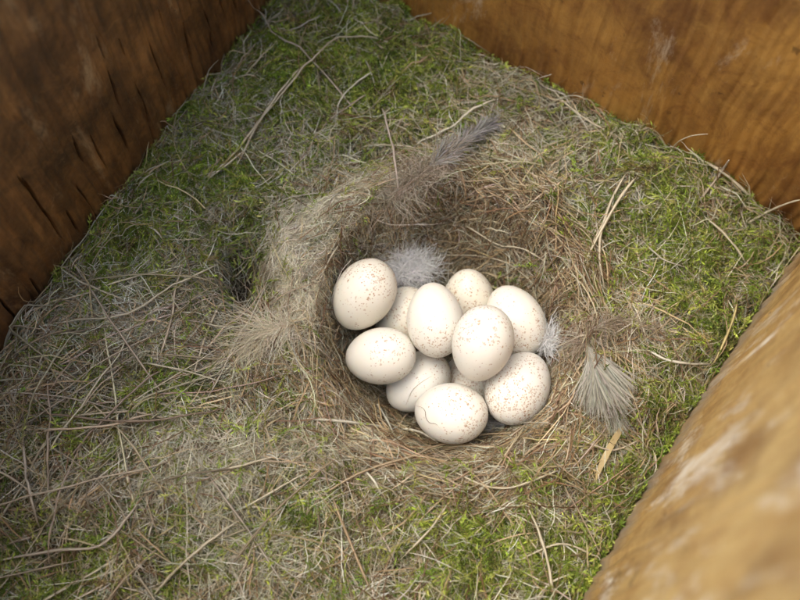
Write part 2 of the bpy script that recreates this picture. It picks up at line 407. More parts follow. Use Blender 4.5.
def in_eggs(P, shrink=.93):
    """P (...,3) -> bool"""
    hit = np.zeros(P.shape[:-1], bool)
    for c, ax, a, b in EG:
        d = P - c; t = d @ ax; q2 = np.sum(d * d, -1) - t * t
        hit |= (t / a) ** 2 + q2 / (b * b) < shrink ** 2
    return hit

# ------------------------------------------------------------------ fibres
def grow(x, y, th, L, kap, kapn, o0, lift, endl, segs, wig=0.0, free=0.0):
    """strands that creep over the nest surface; returns paths (n, segs+1, 3)"""
    n = len(x); ds = L / segs; path = np.zeros((n, segs + 1, 3)); k = kap.copy()
    hf = H(x, y); path[:, 0] = np.stack([x, y, hf + o0], -1)
    for s in range(1, segs + 1):
        gx_, gy_ = gradH(x, y); sl = gx_ * np.cos(th) + gy_ * np.sin(th)
        st = ds / np.sqrt(1 + np.minimum(sl * sl, 9))
        x = x + np.cos(th) * st; y = y + np.sin(th) * st; x, y = inside(x, y)
        k = k + rng.normal(0, 1, n) * kapn; th = th + k * ds + rng.normal(0, wig, n)
        t = s / segs; hn = H(x, y)
        hf = hn * (1 - free) + free * (hf * .6 + hn * .4)
        path[:, s] = np.stack([x, y, hf + o0 + lift * 4 * t * (1 - t) + endl * t * t], -1)
    return path
def ribbon(path, w, col, tip=.35, twist=.9):
    """flat blades: (n,s,3) -> V,F,col"""
    n, s, _ = path.shape; T = np.gradient(path, axis=1); T /= np.linalg.norm(T, axis=2, keepdims=True) + 1e-12
    N = np.array([0, 0, 1.0]) + rng.normal(0, twist, (n, 1, 3)) + np.linspace(-1, 1, s)[None, :, None] * rng.normal(0, .6, (n, 1, 3))
    S = np.cross(T, N); S /= np.linalg.norm(S, axis=2, keepdims=True) + 1e-12
    t = np.linspace(0, 1, s); prof = np.minimum(1, tip + (1 - tip) * 3.5 * np.minimum(t, 1 - t))
    hw = (w[:, None] * prof[None, :] * .5)[..., None]
    V = np.stack([path - S * hw, path + S * hw], 2).reshape(-1, 3)
    b = (np.arange(n) * s * 2)[:, None] + (np.arange(s - 1) * 2)[None, :]
    F = np.stack([b, b + 1, b + 3, b + 2], -1).reshape(-1, 4)
    return V, F, np.repeat(col, s * 2, 0)
def tube(path, w, col, sides=4, tip=.45):
    n, s, _ = path.shape; T = np.gradient(path, axis=1); T /= np.linalg.norm(T, axis=2, keepdims=True) + 1e-12
    S = np.cross(T, np.array([0.03, .05, 1.0])); S /= np.linalg.norm(S, axis=2, keepdims=True) + 1e-12; B = np.cross(T, S)
    t = np.linspace(0, 1, s); prof = np.minimum(1, tip + (1 - tip) * 5 * np.minimum(t, 1 - t))
    hw = (w[:, None] * prof[None, :] * .5)
    hw = hw * (1 + .14 * np.sin(t * 17 + w[:, None] * 9e4))
    vs = [path + (S * math.cos(a) + B * math.sin(a) * .7) * hw[..., None] for a in np.arange(sides) * 2 * np.pi / sides]
    V = np.stack(vs, 2).reshape(-1, 3)
    b = (np.arange(n) * s * sides)[:, None] + (np.arange(s - 1) * sides)[None, :]
    F = []
    for a in range(sides):
        c = (a + 1) % sides; F.append(np.stack([b + a, b + c, b + c + sides, b + a + sides], -1).reshape(-1, 4))
    e0 = (np.arange(n) * s * sides); e1 = e0 + (s - 1) * sides
    if sides == 4: F += [np.stack([e0 + 3, e0 + 2, e0 + 1, e0], -1), np.stack([e1, e1 + 1, e1 + 2, e1 + 3], -1)]
    return V, np.vstack(F), np.repeat(col, s * sides, 0)
def palette(n, cols, weights=None, jit=.12):
    cols = np.array(cols, float); p = None if weights is None else np.array(weights) / np.sum(weights)
    c = cols[rng.choice(len(cols), n, p=p)] * np.exp(rng.normal(0, jit, (n, 1))) * np.exp(rng.normal(0, .04, (n, 3)))
    return np.clip(c, .005, .9)
def blobs(x, y, lst):
    m = np.zeros_like(x); u, v = proj(x, y, np.zeros_like(x))
    for (px, py, rx, ry, a) in lst: m = np.maximum(m, a * np.exp(-((u - px) / rx) ** 2 - ((v - py) / ry) ** 2))
    return m
bx0, bx1 = min(p[0] for p in fc), max(p[0] for p in fc); by0, by1 = min(p[1] for p in fc), max(p[1] for p in fc)
def scatter(n, dens=None):
    """points in the box footprint in proportion to dens(x,y) in 0..1"""
    X, Y = np.zeros(0), np.zeros(0)
    while len(X) < n:
        x = rng.uniform(bx0, bx1, n * 3); y = rng.uniform(by0, by1, n * 3)
        ok = np.ones(len(x), bool)
        for w in WALLS: ok &= wdist(x, y, w) > .0005
        u, v = proj(x, y, np.zeros_like(x))
        ok &= (u > -90) & (u < 890) & (v > -90) & (v < 690) | (rng.uniform(0, 1, len(x)) < .25)
        if dens is not None: ok &= rng.uniform(0, 1, len(x)) < dens(x, y) * (1 - .9 * gpx(x, y, 240, 280, 14, 32)) * (1 - .6 * gpx(x, y, 293, 255, 22, 42)) * (1 - .5 * gpx(x, y, 405, 190, 35, 22)) * (1 - .6 * gpx(x, y, 40, 510, 120, 140))
        X = np.concatenate([X, x[ok]]); Y = np.concatenate([Y, y[ok]])
    return X[:n], Y[:n]
GREEN = [(330, 40, 60, 40, 1), (390, 45, 45, 38, 1), (300, 90, 60, 35, .8), (380, 100, 70, 40, .75), (300, 60, 70, 55, .9), (420, 60, 40, 40, .8), (200, 110, 25, 30, .8), (235, 190, 40, 32, .95), (155, 185, 30, 50, 1),
         (125, 245, 55, 36, 1), (110, 270, 50, 18, .6), (170, 385, 28, 18, .8), (215, 150, 40, 35, .6), (660, 185, 40, 30, .8), (645, 225, 50, 45, .8),
         (705, 280, 45, 38, .9), (600, 155, 30, 12, .6), (660, 265, 40, 30, .6), (480, 545, 60, 28, .8), (575, 570, 50, 35, .95), (440, 520, 45, 25, .6),
         (290, 520, 35, 25, .5), (195, 545, 22, 40, .5), (665, 420, 30, 50, .65), (640, 500, 30, 45, .6), (500, 590, 70, 20, .7), (275, 245, 18, 14, .3),
         (755, 230, 35, 30, .5), (720, 330, 20, 30, .5), (350, 345, 7, 10, .35), (560, 470, 40, 20, .35), (35, 575, 80, 40, .7), (100, 420, 60, 40, .35), (130, 560, 60, 40, .5), (330, 235, 25, 12, .35), (525, 265, 22, 12, .25)]
PALE = [(120, 310, 90, 35, .9), (230, 130, 50, 40, .5), (300, 160, 60, 40, .7), (540, 150, 50, 40, .6), (600, 200, 40, 40, .55), (200, 470, 110, 50, .9),
        (300, 260, 30, 45, .9), (330, 430, 50, 30, .6), (640, 330, 40, 40, .5), (240, 540, 60, 40, .7), (430, 480, 60, 25, .5), (510, 110, 50, 35, .6), (180, 300, 50, 40, .6), (700, 190, 30, 25, .5)]
BROWN = [(560, 230, 40, 55, 1), (590, 320, 35, 60, .8), (330, 370, 35, 40, .7), (500, 460, 90, 30, .8), (40, 420, 70, 100, .6), (380, 440, 60, 30, .8), (480, 210, 60, 25, .9),
         (60, 520, 90, 70, .6), (600, 440, 50, 50, .7), (240, 330, 25, 30, .7), (420, 470, 60, 30, .6), (580, 500, 60, 30, .5)]
def circ_dir(x, y):
    return np.arctan2(y - CUP[1], x - CUP[0]) + np.pi / 2
def near_cup(x, y): return np.exp(-((rho(x, y) - 1.05) / .35) ** 2)

def along_wall(path):                                  # strands pressed flat along a board
    k = np.zeros(len(path), int)
    for w in WALLS: k = np.maximum(k, (wdist(path[..., 0], path[..., 1], w) - (bow_r(path[..., 0], path[..., 1]) if w is W_RIGHT else 0) < .0011).sum(1))
    return k >= 3
def add_set(name, n, dens, Lr, wr, cols, wts, o_rng, lift_r, end_r, kap, segs=7, circ=.8, mat=None, jit=.14, wig=.12, kapn=8., free=.35, shrink=.93, th=None, up=False):
    x, y = scatter(n, dens); r = rho(x, y)
    th0 = rng.uniform(0, 2 * np.pi, n) if th is None else th(x, y)
    flip = rng.integers(0, 2, n) * np.pi
    use = rng.uniform(0, 1, n) < circ * np.exp(-((r - 1.0) / .4) ** 2)
    th0 = np.where(use, circ_dir(x, y) + flip + rng.normal(0, .4, n), th0)
    L = rng.uniform(*Lr, n) * np.where(r < .95, .75, 1)
    kp = rng.normal(0, kap, n)
    kp = np.where(use, np.where(flip > 1, 1, -1) * -1 / np.maximum(r, .4) / .031 * .8 + kp * .4, kp)
    path = grow(x, y, th0, L, kp, kapn, rng.uniform(*o_rng, n), rng.uniform(*lift_r, n), (np.abs(rng.normal(0, 1, n)) if up else rng.normal(0, 1, n)) * end_r, segs, wig, free)
    ok = ~in_eggs(path, shrink).any(1) & (~along_wall(path) | (rng.uniform(0, 1, n) < .12))
    path = path[ok]; n = len(path)
    tone = 1 + .30 * smooth_noise(path[:, 2, 0], path[:, 2, 1], 52, .022, 3)[:, None] * np.array([1., 1.02, 1.08])
    V, F, c = ribbon(path, rng.uniform(*wr, n), np.clip(palette(n, cols, wts, jit) * np.clip(tone, .5, 1.5), .01, .85))
    return nest_child(mesh_np(name, V, F, mat or MAT_GRASS, c, kind='stuff'))

GREY = [(.30, .27, .21), (.40, .37, .30), (.22, .19, .13), (.33, .32, .25)]
OLIVE = [(.13, .13, .05), (.19, .17, .08), (.09, .095, .035), (.22, .18, .10)]
TAN = [(.34, .25, .15), (.27, .18, .10), (.42, .33, .21), (.20, .12, .065), (.37, .30, .21)]
WHITE = [(.52, .50, .43), (.44, .42, .36), (.58, .55, .46), (.36, .34, .28)]
mm = 1e-3
GREY = [(.38, .34, .23), (.50, .46, .34), (.27, .235, .14), (.43, .40, .28)]
TAN = [(.40, .30, .17), (.30, .21, .11), (.48, .385, .24), (.20, .13, .068), (.42, .34, .22)]
WHITE = [(.60, .58, .46), (.52, .50, .39), (.67, .64, .52), (.43, .41, .31)]
add_set('matted_grass', 17000, lambda x, y: np.where(rho(x, y) < .8, .35, .8), (6 * mm, 18 * mm), (.14 * mm, .32 * mm), OLIVE + GREY + TAN[:2], None, (-3.4 * mm, -.9 * mm), (0, 1.0 * mm), 1.0 * mm, 30, wig=.14)
add_set('grey_grass_fibres', 22000, lambda x, y: np.clip((.5 + .5 * blobs(x, y, PALE) - .05 * blobs(x, y, GREEN)) * np.where(rho(x, y) < .75, .5, 1), 0.03, 1), (7 * mm, 26 * mm), (.09 * mm, .22 * mm),
        GREY + WHITE[:2] + TAN[:1], None, (-1.8 * mm, .8 * mm), (-.4 * mm, 2.4 * mm), 1.6 * mm, 28, wig=.13, circ=.5, jit=.2)
add_set('brown_grass_fibres', 10500, lambda x, y: np.clip(.14 + .85 * blobs(x, y, BROWN) + .35 * near_cup(x, y) - .15 * blobs(x, y, GREEN), .02, 1), (7 * mm, 24 * mm), (.13 * mm, .32 * mm),
        TAN + [(.18, .105, .06)], None, (-1.6 * mm, 1.0 * mm), (-.3 * mm, 2.6 * mm), 1.9 * mm, 22, wig=.10, circ=.55)
add_set('pale_fine_fibres', 9000, lambda x, y: np.clip(.14 + .8 * blobs(x, y, PALE), .02, 1) * np.where(rho(x, y) < .85, .3, 1), (5 * mm, 16 * mm), (.07 * mm, .17 * mm), WHITE, None, (-.8 * mm, 1.2 * mm), (0, 2.4 * mm), 1.4 * mm, 50, wig=.22, circ=.4)
add_set('cup_lining_hair', 10000, lambda x, y: np.clip(np.exp(-((rho(x, y) - .85) / .28) ** 2), 0, 1), (6 * mm, 18 * mm), (.08 * mm, .22 * mm), TAN + GREY + [(.56, .50, .40), (.50, .46, .36)], None,
        (-1.8 * mm, .5 * mm), (-.1 * mm, 1.2 * mm), .9 * mm, 35, circ=.6, mat=MAT_HAIR, segs=8, wig=.22)

def edge_band(x, y): return np.clip(sum(np.exp(-np.clip(wdist(x, y, w), 0, 1) / .0035) for w in WALLS[:3]), 0, 1)
add_set('edge_fibres', 3200, edge_band, (6 * mm, 18 * mm), (.12 * mm, .3 * mm), GREY + TAN + WHITE[:1], None, (-1.5 * mm, 1.0 * mm), (-.2 * mm, 2.5 * mm), 4.0 * mm, 50, wig=.25, up=True)

# matted wool swirls
def wool(n, spots, cols, Lr=(5, 13), kap=130, w=(.05, .11), off=(-1, 2.2)):
    xs, ys = [], []
    for (px, py, rx, ry, k) in spots:
        m_ = int(n * k); a = rng.normal(0, .5, (m_, 2)); q = np.array([at(px + rx * i, py + ry * j)[:2] for i, j in a]); xs.append(q[:, 0]); ys.append(q[:, 1])
    x, y = np.concatenate(xs), np.concatenate(ys); n = len(x)
    path = grow(x, y, rng.uniform(0, 6.28, n), rng.uniform(*Lr, n) * mm, rng.normal(0, kap, n), 18., rng.uniform(*off, n) * mm, rng.uniform(-.3, 1.2, n) * mm, rng.normal(0, .7, n) * mm, 9, .2, .3)
    path = path[~in_eggs(path, .96).any(1)]
    return ribbon(path, rng.uniform(*w, len(path)) * mm, palette(len(path), cols, None, .1))
V, F, c = wool(5200, [(298, 262, 24, 50, .2), (325, 228, 34, 16, .16), (215, 470, 110, 45, .24), (340, 450, 40, 22, .10), (150, 340, 60, 25, .12), (245, 550, 50, 28, .1), (365, 200, 30, 26, .12)],
               [(.58, .53, .39), (.50, .45, .33), (.66, .62, .49), (.38, .34, .23)])
nest_child(mesh_np('matted_wool', V, F, MAT_HAIR, c, kind='stuff', label='pale matted wool worked into the cup rim'))
V, F, c = wool(3600, [(290, 255, 20, 40, .45), (325, 226, 34, 16, .3), (305, 300, 16, 30, .25)], [(.78, .73, .57), (.70, .64, .48), (.84, .80, .66), (.54, .47, .33)], (4, 11), 240, (.06, .13), (.2, 2.2))
nest_child(mesh_np('matted_wool', V, F, MAT_HAIR, c, kind='stuff', label='cream wool curled along the left rim of the cup'))
V, F, c = wool(2600, [(240, 280, 14, 40, .55), (552, 222, 15, 38, .45)], [(.05, .034, .022), (.09, .062, .04), (.035, .028, .022), (.16, .115, .08)], (5, 12), 50, (.06, .14), (-2, 1))
nest_child(mesh_np('dark_fur', V, F, MAT_HAIR, c, kind='stuff', label='dark brown fur tucked beside the cup'))

# moss: creeping shoots clothed with tiny leaves
def moss(n):
    x, y = scatter(n, lambda x, y: np.clip(blobs(x, y, GREEN) ** 1.2 * (.55 + .9 * smooth_noise(x, y, 31, .014, 3)) + .055 * (rho(x, y) > 1.15), 0, 1))
    L = rng.uniform(5, 11, n) * mm; S = 8
    path = grow(x, y, rng.uniform(0, 6.28, n), L, rng.normal(0, 70, n), 15., rng.uniform(-1.4, 1.1, n) * mm, rng.uniform(.2, 2.2, n) * mm, rng.normal(.5, 1.4, n) * mm, S, .18, .3)
    path = path[~in_eggs(path, .97).any(1)]; n = len(path)
    cols = palette(n, [(.27, .34, .05), (.33, .38, .07), (.20, .28, .04), (.37, .39, .10), (.13, .19, .03), (.31, .30, .09)], [3, 3, 3, 1.6, 2, 1], .2)
    v_ = smooth_noise(path[:, 3, 0], path[:, 3, 1], 61, .011, 3)[:, None]          # fresh, dark and dying clumps
    cols = cols * np.exp(.45 * v_); brown = (smooth_noise(path[:, 3, 0], path[:, 3, 1], 67, .013, 2)[:, None] > .55) & (rng.uniform(0, 1, (n, 1)) < .7)
    cols = np.where(brown, cols.mean(1, keepdims=True) * np.array([1.15, .85, .35]), cols)
    V1, F1, c1 = ribbon(path, np.full(n, .16 * mm), cols * .8)
    T = np.gradient(path, axis=1); T /= np.linalg.norm(T, axis=2, keepdims=True) + 1e-12
    NL = 20; t = np.linspace(.05, 1, NL) * S; k = np.minimum(t.astype(int), S - 1); fr = t - k
    base = path[:, k] * (1 - fr)[None, :, None] + path[:, k + 1] * fr[None, :, None]; tt = T[:, k]
    R = rng.normal(0, 1, (n, NL, 3)); R -= np.sum(R * tt, -1, keepdims=True) * tt; R /= np.linalg.norm(R, axis=-1, keepdims=True)
    d = tt * .75 + R * .75; d /= np.linalg.norm(d, axis=-1, keepdims=True); sd = np.cross(d, R + rng.normal(0, .3, R.shape)); sd /= np.linalg.norm(sd, axis=-1, keepdims=True) + 1e-9
    l = rng.uniform(.7, 1.7, (n, NL, 1)) * mm; w = l * .2
    V2 = np.stack([base - sd * w * .35, base + d * l * .45 - sd * w * .55, base + d * l, base + d * l * .45 + sd * w * .55], 2).reshape(-1, 3)
    F2 = np.arange(len(V2)).reshape(-1, 4)
    lc = np.repeat(cols, NL, 0) * np.exp(rng.normal(0, .15, (n * NL, 1)))
    tipf = np.tile(np.linspace(.9, 1.2, NL), n)[:, None]; lc = lc * tipf
    return np.vstack([V1, V2]), np.vstack([F1, F2 + len(V1)]), np.vstack([c1, np.repeat(lc, 4, 0)])
V, F, c = moss(13000)
nest_child(mesh_np('moss', V, F, MAT_MOSS, c, kind='stuff', label='fresh green moss shoots', smooth=False))

# ------------------------------------------------------------------ single straws woven into the nest
def smooth_poly(P, n=22):
    P = np.asarray(P, float)
    if len(P) == 2: P = np.array([P[0], (P[0] + P[1]) / 2 + [rng.normal(0, 2), rng.normal(0, 2)], P[1]])
    d = np.r_[0, np.cumsum(np.linalg.norm(np.diff(P, axis=0), axis=1))]; t = np.linspace(0, d[-1], n)
    # Catmull-Rom through the points
    out = []
    for s in t:
        i = min(np.searchsorted(d, s, 'right') - 1, len(P) - 2); u = (s - d[i]) / (d[i + 1] - d[i])
        p0, p1, p2, p3 = P[max(i - 1, 0)], P[i], P[i + 1], P[min(i + 2, len(P) - 1)]
        out.append(.5 * (2 * p1 + (p2 - p0) * u + (2 * p0 - 5 * p1 + 4 * p2 - p3) * u * u + (3 * p1 - p0 - 3 * p2 + p3) * u ** 3))
    return np.array(out)
def lay(pts, lift=1.6, ends=(0, 0), n=22, clear=1.0):
    """pixel polyline -> path resting on the fibres (heights found on the nest surface)"""
    q = smooth_poly(pts, n); out = []
    for (px, py) in q:
        z = 0.0
        for _ in range(12):
            p = at(px, py, z); z = z * .4 + .6 * (float(H(p[0], p[1])) + .0012)
        p = at(px, py, z)
        for w in WALLS:                                   # beyond the wall line: it leans up in front of the board
            mg = .0016 + (float(bow_r(p[0], p[1])) if w is W_RIGHT else 0)
            if wdist(p[0], p[1], w) < mg:
                r_ = ray(px, py); p = C + r_ * ((mg - wdist(C[0], C[1], w)) / (r_[0] * w[2][0] + r_[1] * w[2][1]))
        out.append(p)
    out = np.array(out); t = np.linspace(0, 1, n)
    zz = out[:, 2].copy()
    for _ in range(4): zz[1:-1] = np.maximum(zz[1:-1], .5 * zz[1:-1] + .25 * (zz[2:] + zz[:-2]))
    dz = zz - out[:, 2] + (lift * 4 * t * (1 - t) + ends[0] * (1 - t) ** 2 + ends[1] * t ** 2) * mm
    out = out + np.stack([0 * dz, 0 * dz, dz], -1)
    if clear:
        x, y = inside(out[:, 0], out[:, 1], .0012); out[:, 0], out[:, 1] = x, y
    return out
BEIGE, PALEW, BRN, GRY, PNK, YEL = (.52, .46, .33), (.64, .60, .48), (.26, .18, .10), (.40, .37, .29), (.45, .38, .29), (.46, .38, .17)
HAND = [([(247, -2), (269, 32), (308, 61), (348, 105), (375, 135)], .55, PNK, 2), ([(409, 52), (370, 41), (335, 47), (308, 71), (268, 118), (240, 162), (228, 182)], .6, BEIGE, 3),
        ([(310, 61), (284, 91), (256, 133), (227, 165), (198, 184)], .75, BEIGE, 2.5), ([(375, 71), (342, 101), (337, 118)], .5, PALEW, 2), ([(362, 147), (390, 148), (418, 149)], .5, BEIGE, 1.5),
        ([(414, 146), (450, 132), (472, 114), (503, 98)], .65, PALEW, 2.5), ([(382, 108), (392, 152), (398, 190), (400, 212)], .6, (.50, .42, .36), 2.5), ([(552, 90), (574, 113), (603, 132), (640, 150)], .7, BEIGE, 1),
        ([(637, 176), (616, 205), (596, 240), (585, 262)], .8, BEIGE, 3), ([(626, 173), (608, 208), (597, 250), (604, 290)], .75, BEIGE, 2.5), ([(702, 160), (729, 180), (757, 205)], .95, BEIGE, 1),
        ([(800, 200), (775, 210), (748, 223)], .75, BEIGE, 1.5), ([(729, 160), (714, 182), (698, 202)], .7, PNK, 1.5), ([(702, 217), (722, 241), (746, 266)], .7, BEIGE, 3), ([(668, 156), (676, 144), (690, 137), (708, 134)], .45, BEIGE, .4),
        ([(647, 350), (665, 362), (690, 366), (710, 364)], .75, PALEW, 2), ([(737, 302), (727, 330), (712, 366)], .65, YEL, 2.5), ([(615, 375), (634, 418), (653, 447)], .6, PNK, 2),
        ([(528, 508), (543, 552), (554, 604)], .7, BEIGE, 2.5), ([(376, 402), (386, 420), (396, 440)], .6, PALEW, 1.5), ([(304, 419), (344, 423), (386, 428)], .75, PALEW, 1.5), ([(402, 429), (420, 434), (438, 443)], .65, PALEW, 2),
        ([(240, 511), (272, 494), (306, 473)], .6, BEIGE, 2), ([(314, 500), (366, 472), (412, 458), (466, 440), (518, 432)], .6, (.38, .29, .18), 2), ([(364, 470), (374, 482), (381, 494)], .6, PALEW, 1.5),
        ([(332, 496), (344, 528), (370, 590)], .7, (.38, .28, .17), 2), ([(62, 270), (88, 288), (125, 301)], .6, BEIGE, 2.5), ([(222, 263), (168, 293), (127, 318), (50, 324)], .6, BEIGE, 2.5),
        ([(247, 150), (226, 170), (203, 184)], .6, BEIGE, 2), ([(147, 228), (156, 233), (164, 241)], .5, PALEW, 2), ([(24, 440), (33, 490), (40, 528)], .65, PNK, 3), ([(-6, 562), (60, 552), (107, 545), (144, 496)], .7, PNK, 3),
        ([(205, 473), (240, 468), (282, 455)], .6, BEIGE, 2), ([(341, 242), (328, 265), (316, 290)], .5, BEIGE, 1.5), ([(150, 600), (190, 560), (240, 520)], .65, BEIGE, 2.5), ([(450, 470), (500, 490), (560, 470)], .55, BEIGE, 1.5),
        ([(520, 300), (553, 262), (575, 230)], .4, BRN, 1.2), ([(500, 247), (520, 250), (545, 262)], .5, BEIGE, 1.2), ([(465, 226), (490, 243), (505, 247)], .4, BEIGE, 1.2), ([(440, 330 - 75), (500, 262), (540, 290)], .3, BEIGE, 1.0),
        ([(640, 240), (660, 262), (690, 270)], .5, GRY, 2), ([(580, 440), (610, 452), (640, 440)], .5, PNK, 2), ([(600, 560), (560, 545), (520, 560)], .5, BEIGE, 2), ([(400, 560), (430, 530), (450, 500)], .55, BEIGE, 2)]
straw_n = 0
def straw(path, w, col, sides=4):
    global straw_n
    pv = path.mean(0); col = np.array(col) * np.exp(rng.normal(0, .06))
    V, F, c = tube(path[None] - pv, np.array([w * mm]), np.clip(col, 0, .85)[None], sides)
    o = mesh_np('straw', V, F, MAT_STRAW, c); nest_child(o); o.location = pv; straw_n += 1
    return o
for pts, w, col, lift in HAND:
    straw(lay(pts, lift), w * .92, col)
# random straws: coarse in the lower left, finer elsewhere
def straw_set(n, dens, Lr, wr, cols, o_rng, lift, endl, th=None, kap=10, circ=.6):
    x, y = scatter(n * 2, dens); k = len(x); r = rho(x, y)
    t0 = rng.uniform(0, 6.28, k) if th is None else th(k)
    t0 = np.where(rng.uniform(0, 1, k) < circ * near_cup(x, y), circ_dir(x, y) + rng.integers(0, 2, k) * np.pi, t0)
    path = grow(x, y, t0, rng.uniform(*Lr, k) * mm, rng.normal(0, kap, k), 3., rng.uniform(*o_rng, k) * mm, rng.uniform(*lift, k) * mm, rng.normal(0, 1, k) * endl * mm, 13, .035, .5)
    path = path[~in_eggs(path, 1.02).any(1)][:n]
    cc = palette(len(path), cols, None, .14)
    for p, c_ in zip(path, cc): straw(p, rng.uniform(*wr), c_)
inview = lambda x, y: (lambda u, v: ((u > 0) & (u < 800) & (v > 0) & (v < 600)))(*proj(x, y, np.zeros_like(x)))
def th_ll(k): return np.where(rng.uniform(0, 1, k) < .7, rng.normal(.35, .45, k), rng.normal(-.9, .5, k)) + rng.integers(0, 2, k) * np.pi
straw_set(105, lambda x, y: inview(x, y) * blobs(x, y, [(60, 430, 100, 110, 1), (40, 560, 120, 90, .8), (150, 370, 90, 60, .5)]), (22, 52), (.26, .56), [(.34, .28, .19), (.42, .35, .25), (.28, .22, .145), (.48, .41, .30)], (-.4, 2.2), (0, 3.0), 1.2, th_ll, 2.5, .2)
straw_set(70, lambda x, y: inview(x, y) * blobs(x, y, [(450, 500, 220, 90, 1), (600, 430, 60, 60, .8)]), (12, 32), (.26, .48), [(.46, .38, .28), (.36, .26, .17), (.54, .48, .38), (.26, .17, .10)], (-.4, 1.4), (0, 2), 1.2)
straw_set(50, lambda x, y: inview(x, y) * blobs(x, y, [(330, 110, 110, 90, 1), (180, 230, 90, 70, .7), (520, 130, 60, 60, .7), (680, 230, 70, 70, .8)]), (10, 26), (.24, .42), [(.46, .40, .30), (.54, .50, .40), (.36, .29, .18)], (-.4, 1.6), (.2, 2.4), 1.4)
straw_set(28, lambda x, y: inview(x, y) * np.exp(-((rho(x, y) - 1.1) / .2) ** 2), (12, 26), (.22, .42), [(.42, .33, .22), (.52, .45, .34), (.28, .18, .10)], (-.3, .9), (0, 1.2), .8, circ=1.0)
# dry leaf blade near the grey feather
lp = lay([(628, 418), (612, 442), (600, 466), (594, 484)], 2.0, n=14)
V, F, c = ribbon(lp[None], np.array([1.4 * mm]), np.array([[.44, .34, .17]]), tip=.1, twist=.6)
nest_child(mesh_np('leaf_blade', V, F, MAT_GRASS, c, label='tan dry leaf blade below the grey feather'))

# ------------------------------------------------------------------ feathers, down, hair (loose things lying in the nest)
def barbs(raz, side_n, n, len_f, ang, col_f, w, curl, droop, segs=8, t0=0., t1=1., jit=.15, both=True, lobe=None):
    """barbs leaving a shaft path raz (m,3); col_f(t)->palette array"""
    m_ = len(raz); t = np.sort(rng.uniform(t0, t1, n)); f = t * (m_ - 1); k = np.minimum(f.astype(int), m_ - 2); fr = (f - k)[:, None]
    base = raz[k] * (1 - fr) + raz[k + 1] * fr; T = raz[k + 1] - raz[k]; T /= np.linalg.norm(T, axis=1, keepdims=True)
    S = np.cross(side_n, T); S /= np.linalg.norm(S, axis=1, keepdims=True)
    sg = np.where(rng.uniform(0, 1, n) < .5, 1, -1)[:, None]
    a = ang + rng.normal(0, jit, n); 
    if lobe is not None: a = a + lobe(t, sg[:, 0])
    d = T * np.cos(a)[:, None] + S * sg * np.sin(a)[:, None] + side_n * rng.normal(.02, jit * .7, n)[:, None]
    L = len_f(t) * np.exp(rng.normal(0, .12, n)); path = np.zeros((n, segs + 1, 3)); path[:, 0] = base
    cv = rng.normal(0, curl, (n, 3)); p = base
    for s in range(1, segs + 1):
        d = d + (cv + rng.normal(0, curl * .8, (n, 3))) / segs + T * .04 - np.array([0, 0, droop / segs])
        d /= np.linalg.norm(d, axis=1, keepdims=True); p = p + d * (L / segs)[:, None]
        hz = H(p[:, 0], p[:, 1]) + .0004; p = p.copy(); p[:, 2] = np.maximum(p[:, 2], hz); path[:, s] = p
    path = path[~in_eggs(path, .99).any(1)]
    return ribbon(path, rng.uniform(.8, 1.2, len(path)) * w * mm, col_f(len(path)), tip=.4, twist=.35)
def feather(name, label, pts, lift, parts, shaft_w=.35, shaft_col=(.45, .38, .30), ends=(0, 0)):
    raz = lay(pts, lift, ends, n=16); root = raz[0].copy()
    e = empty(name, root, label=label, cat='feather')
    V, F, c = tube((raz - root)[None], np.array([shaft_w * mm]), np.array([shaft_col]), 4, .3)
    mesh_np('shaft', V, F, MAT_STRAW, c, parent=e)
    for pn, kw in parts:
        V, F, c = barbs(raz, np.array([0, -.2, 1.0]) / np.linalg.norm([0, -.2, 1.0]), **kw); mesh_np(pn, V - root, F, MAT_DOWN, c, parent=e)
    return e
pal = lambda cols, j=.1: (lambda n: palette(n, cols, None, j))
feather('feather', 'brown downy feather with a grey tip lying across the back rim of the cup', [(385, 200), (415, 184), (448, 160), (490, 128)], 3.6,
        [('downy_barbs', dict(n=1100, len_f=lambda t: (11 - 5 * t) * mm * (.6 + .6 * np.sin(t * 41) ** 2), ang=1.5, col_f=pal([(.33, .27, .20), (.44, .38, .30), (.60, .55, .46), (.20, .155, .11)]), w=.075, curl=2.0, droop=.65, t0=0, t1=.62, jit=.7, lobe=lambda t, s: .6 * np.sin(t * 23 + 1.5 * s))),
         ('vane', dict(n=650, len_f=lambda t: (9 - 4.5 * t) * mm, ang=.36, col_f=pal([(.37, .365, .35), (.44, .435, .42), (.30, .295, .28)], .08), w=.14, curl=.35, droop=.1, t0=.40, t1=1., jit=.17))], ends=(0, 2), shaft_w=.22)
feather('feather', 'grey split feather fanning downwards right of the cup', [(584, 340), (591, 362), (600, 388), (610, 412)], 1.4,
        [('vane', dict(n=2000, len_f=lambda t: (15 - 9.5 * t) * mm, ang=.25, col_f=pal([(.47, .455, .385), (.51, .495, .42), (.43, .415, .35)], .05), w=.19, curl=.22, droop=.25, t0=0., t1=.97, jit=.06, lobe=lambda t, s: .12 * np.sin(t * 15 + 1.3 * s))),
         ('downy_barbs', dict(n=220, len_f=lambda t: 8 * mm + 0 * t, ang=1.9, col_f=pal([(.38, .31, .24), (.46, .39, .31)]), w=.06, curl=1.5, droop=.3, t0=0., t1=.12, jit=.6))], shaft_w=.3, shaft_col=(.36, .31, .25))
feather('feather', 'fluffy brown downy feather curved along the right rim above the grey feather', [(582, 338), (602, 327), (630, 324), (664, 336)], 1.6,
        [('downy_barbs', dict(n=520, len_f=lambda t: (6 - 2 * t) * mm, ang=.5, col_f=pal([(.38, .315, .23), (.46, .39, .30), (.30, .24, .17)]), w=.065, curl=1.2, droop=.4, t0=0, t1=1, jit=.4))], shaft_w=.2)
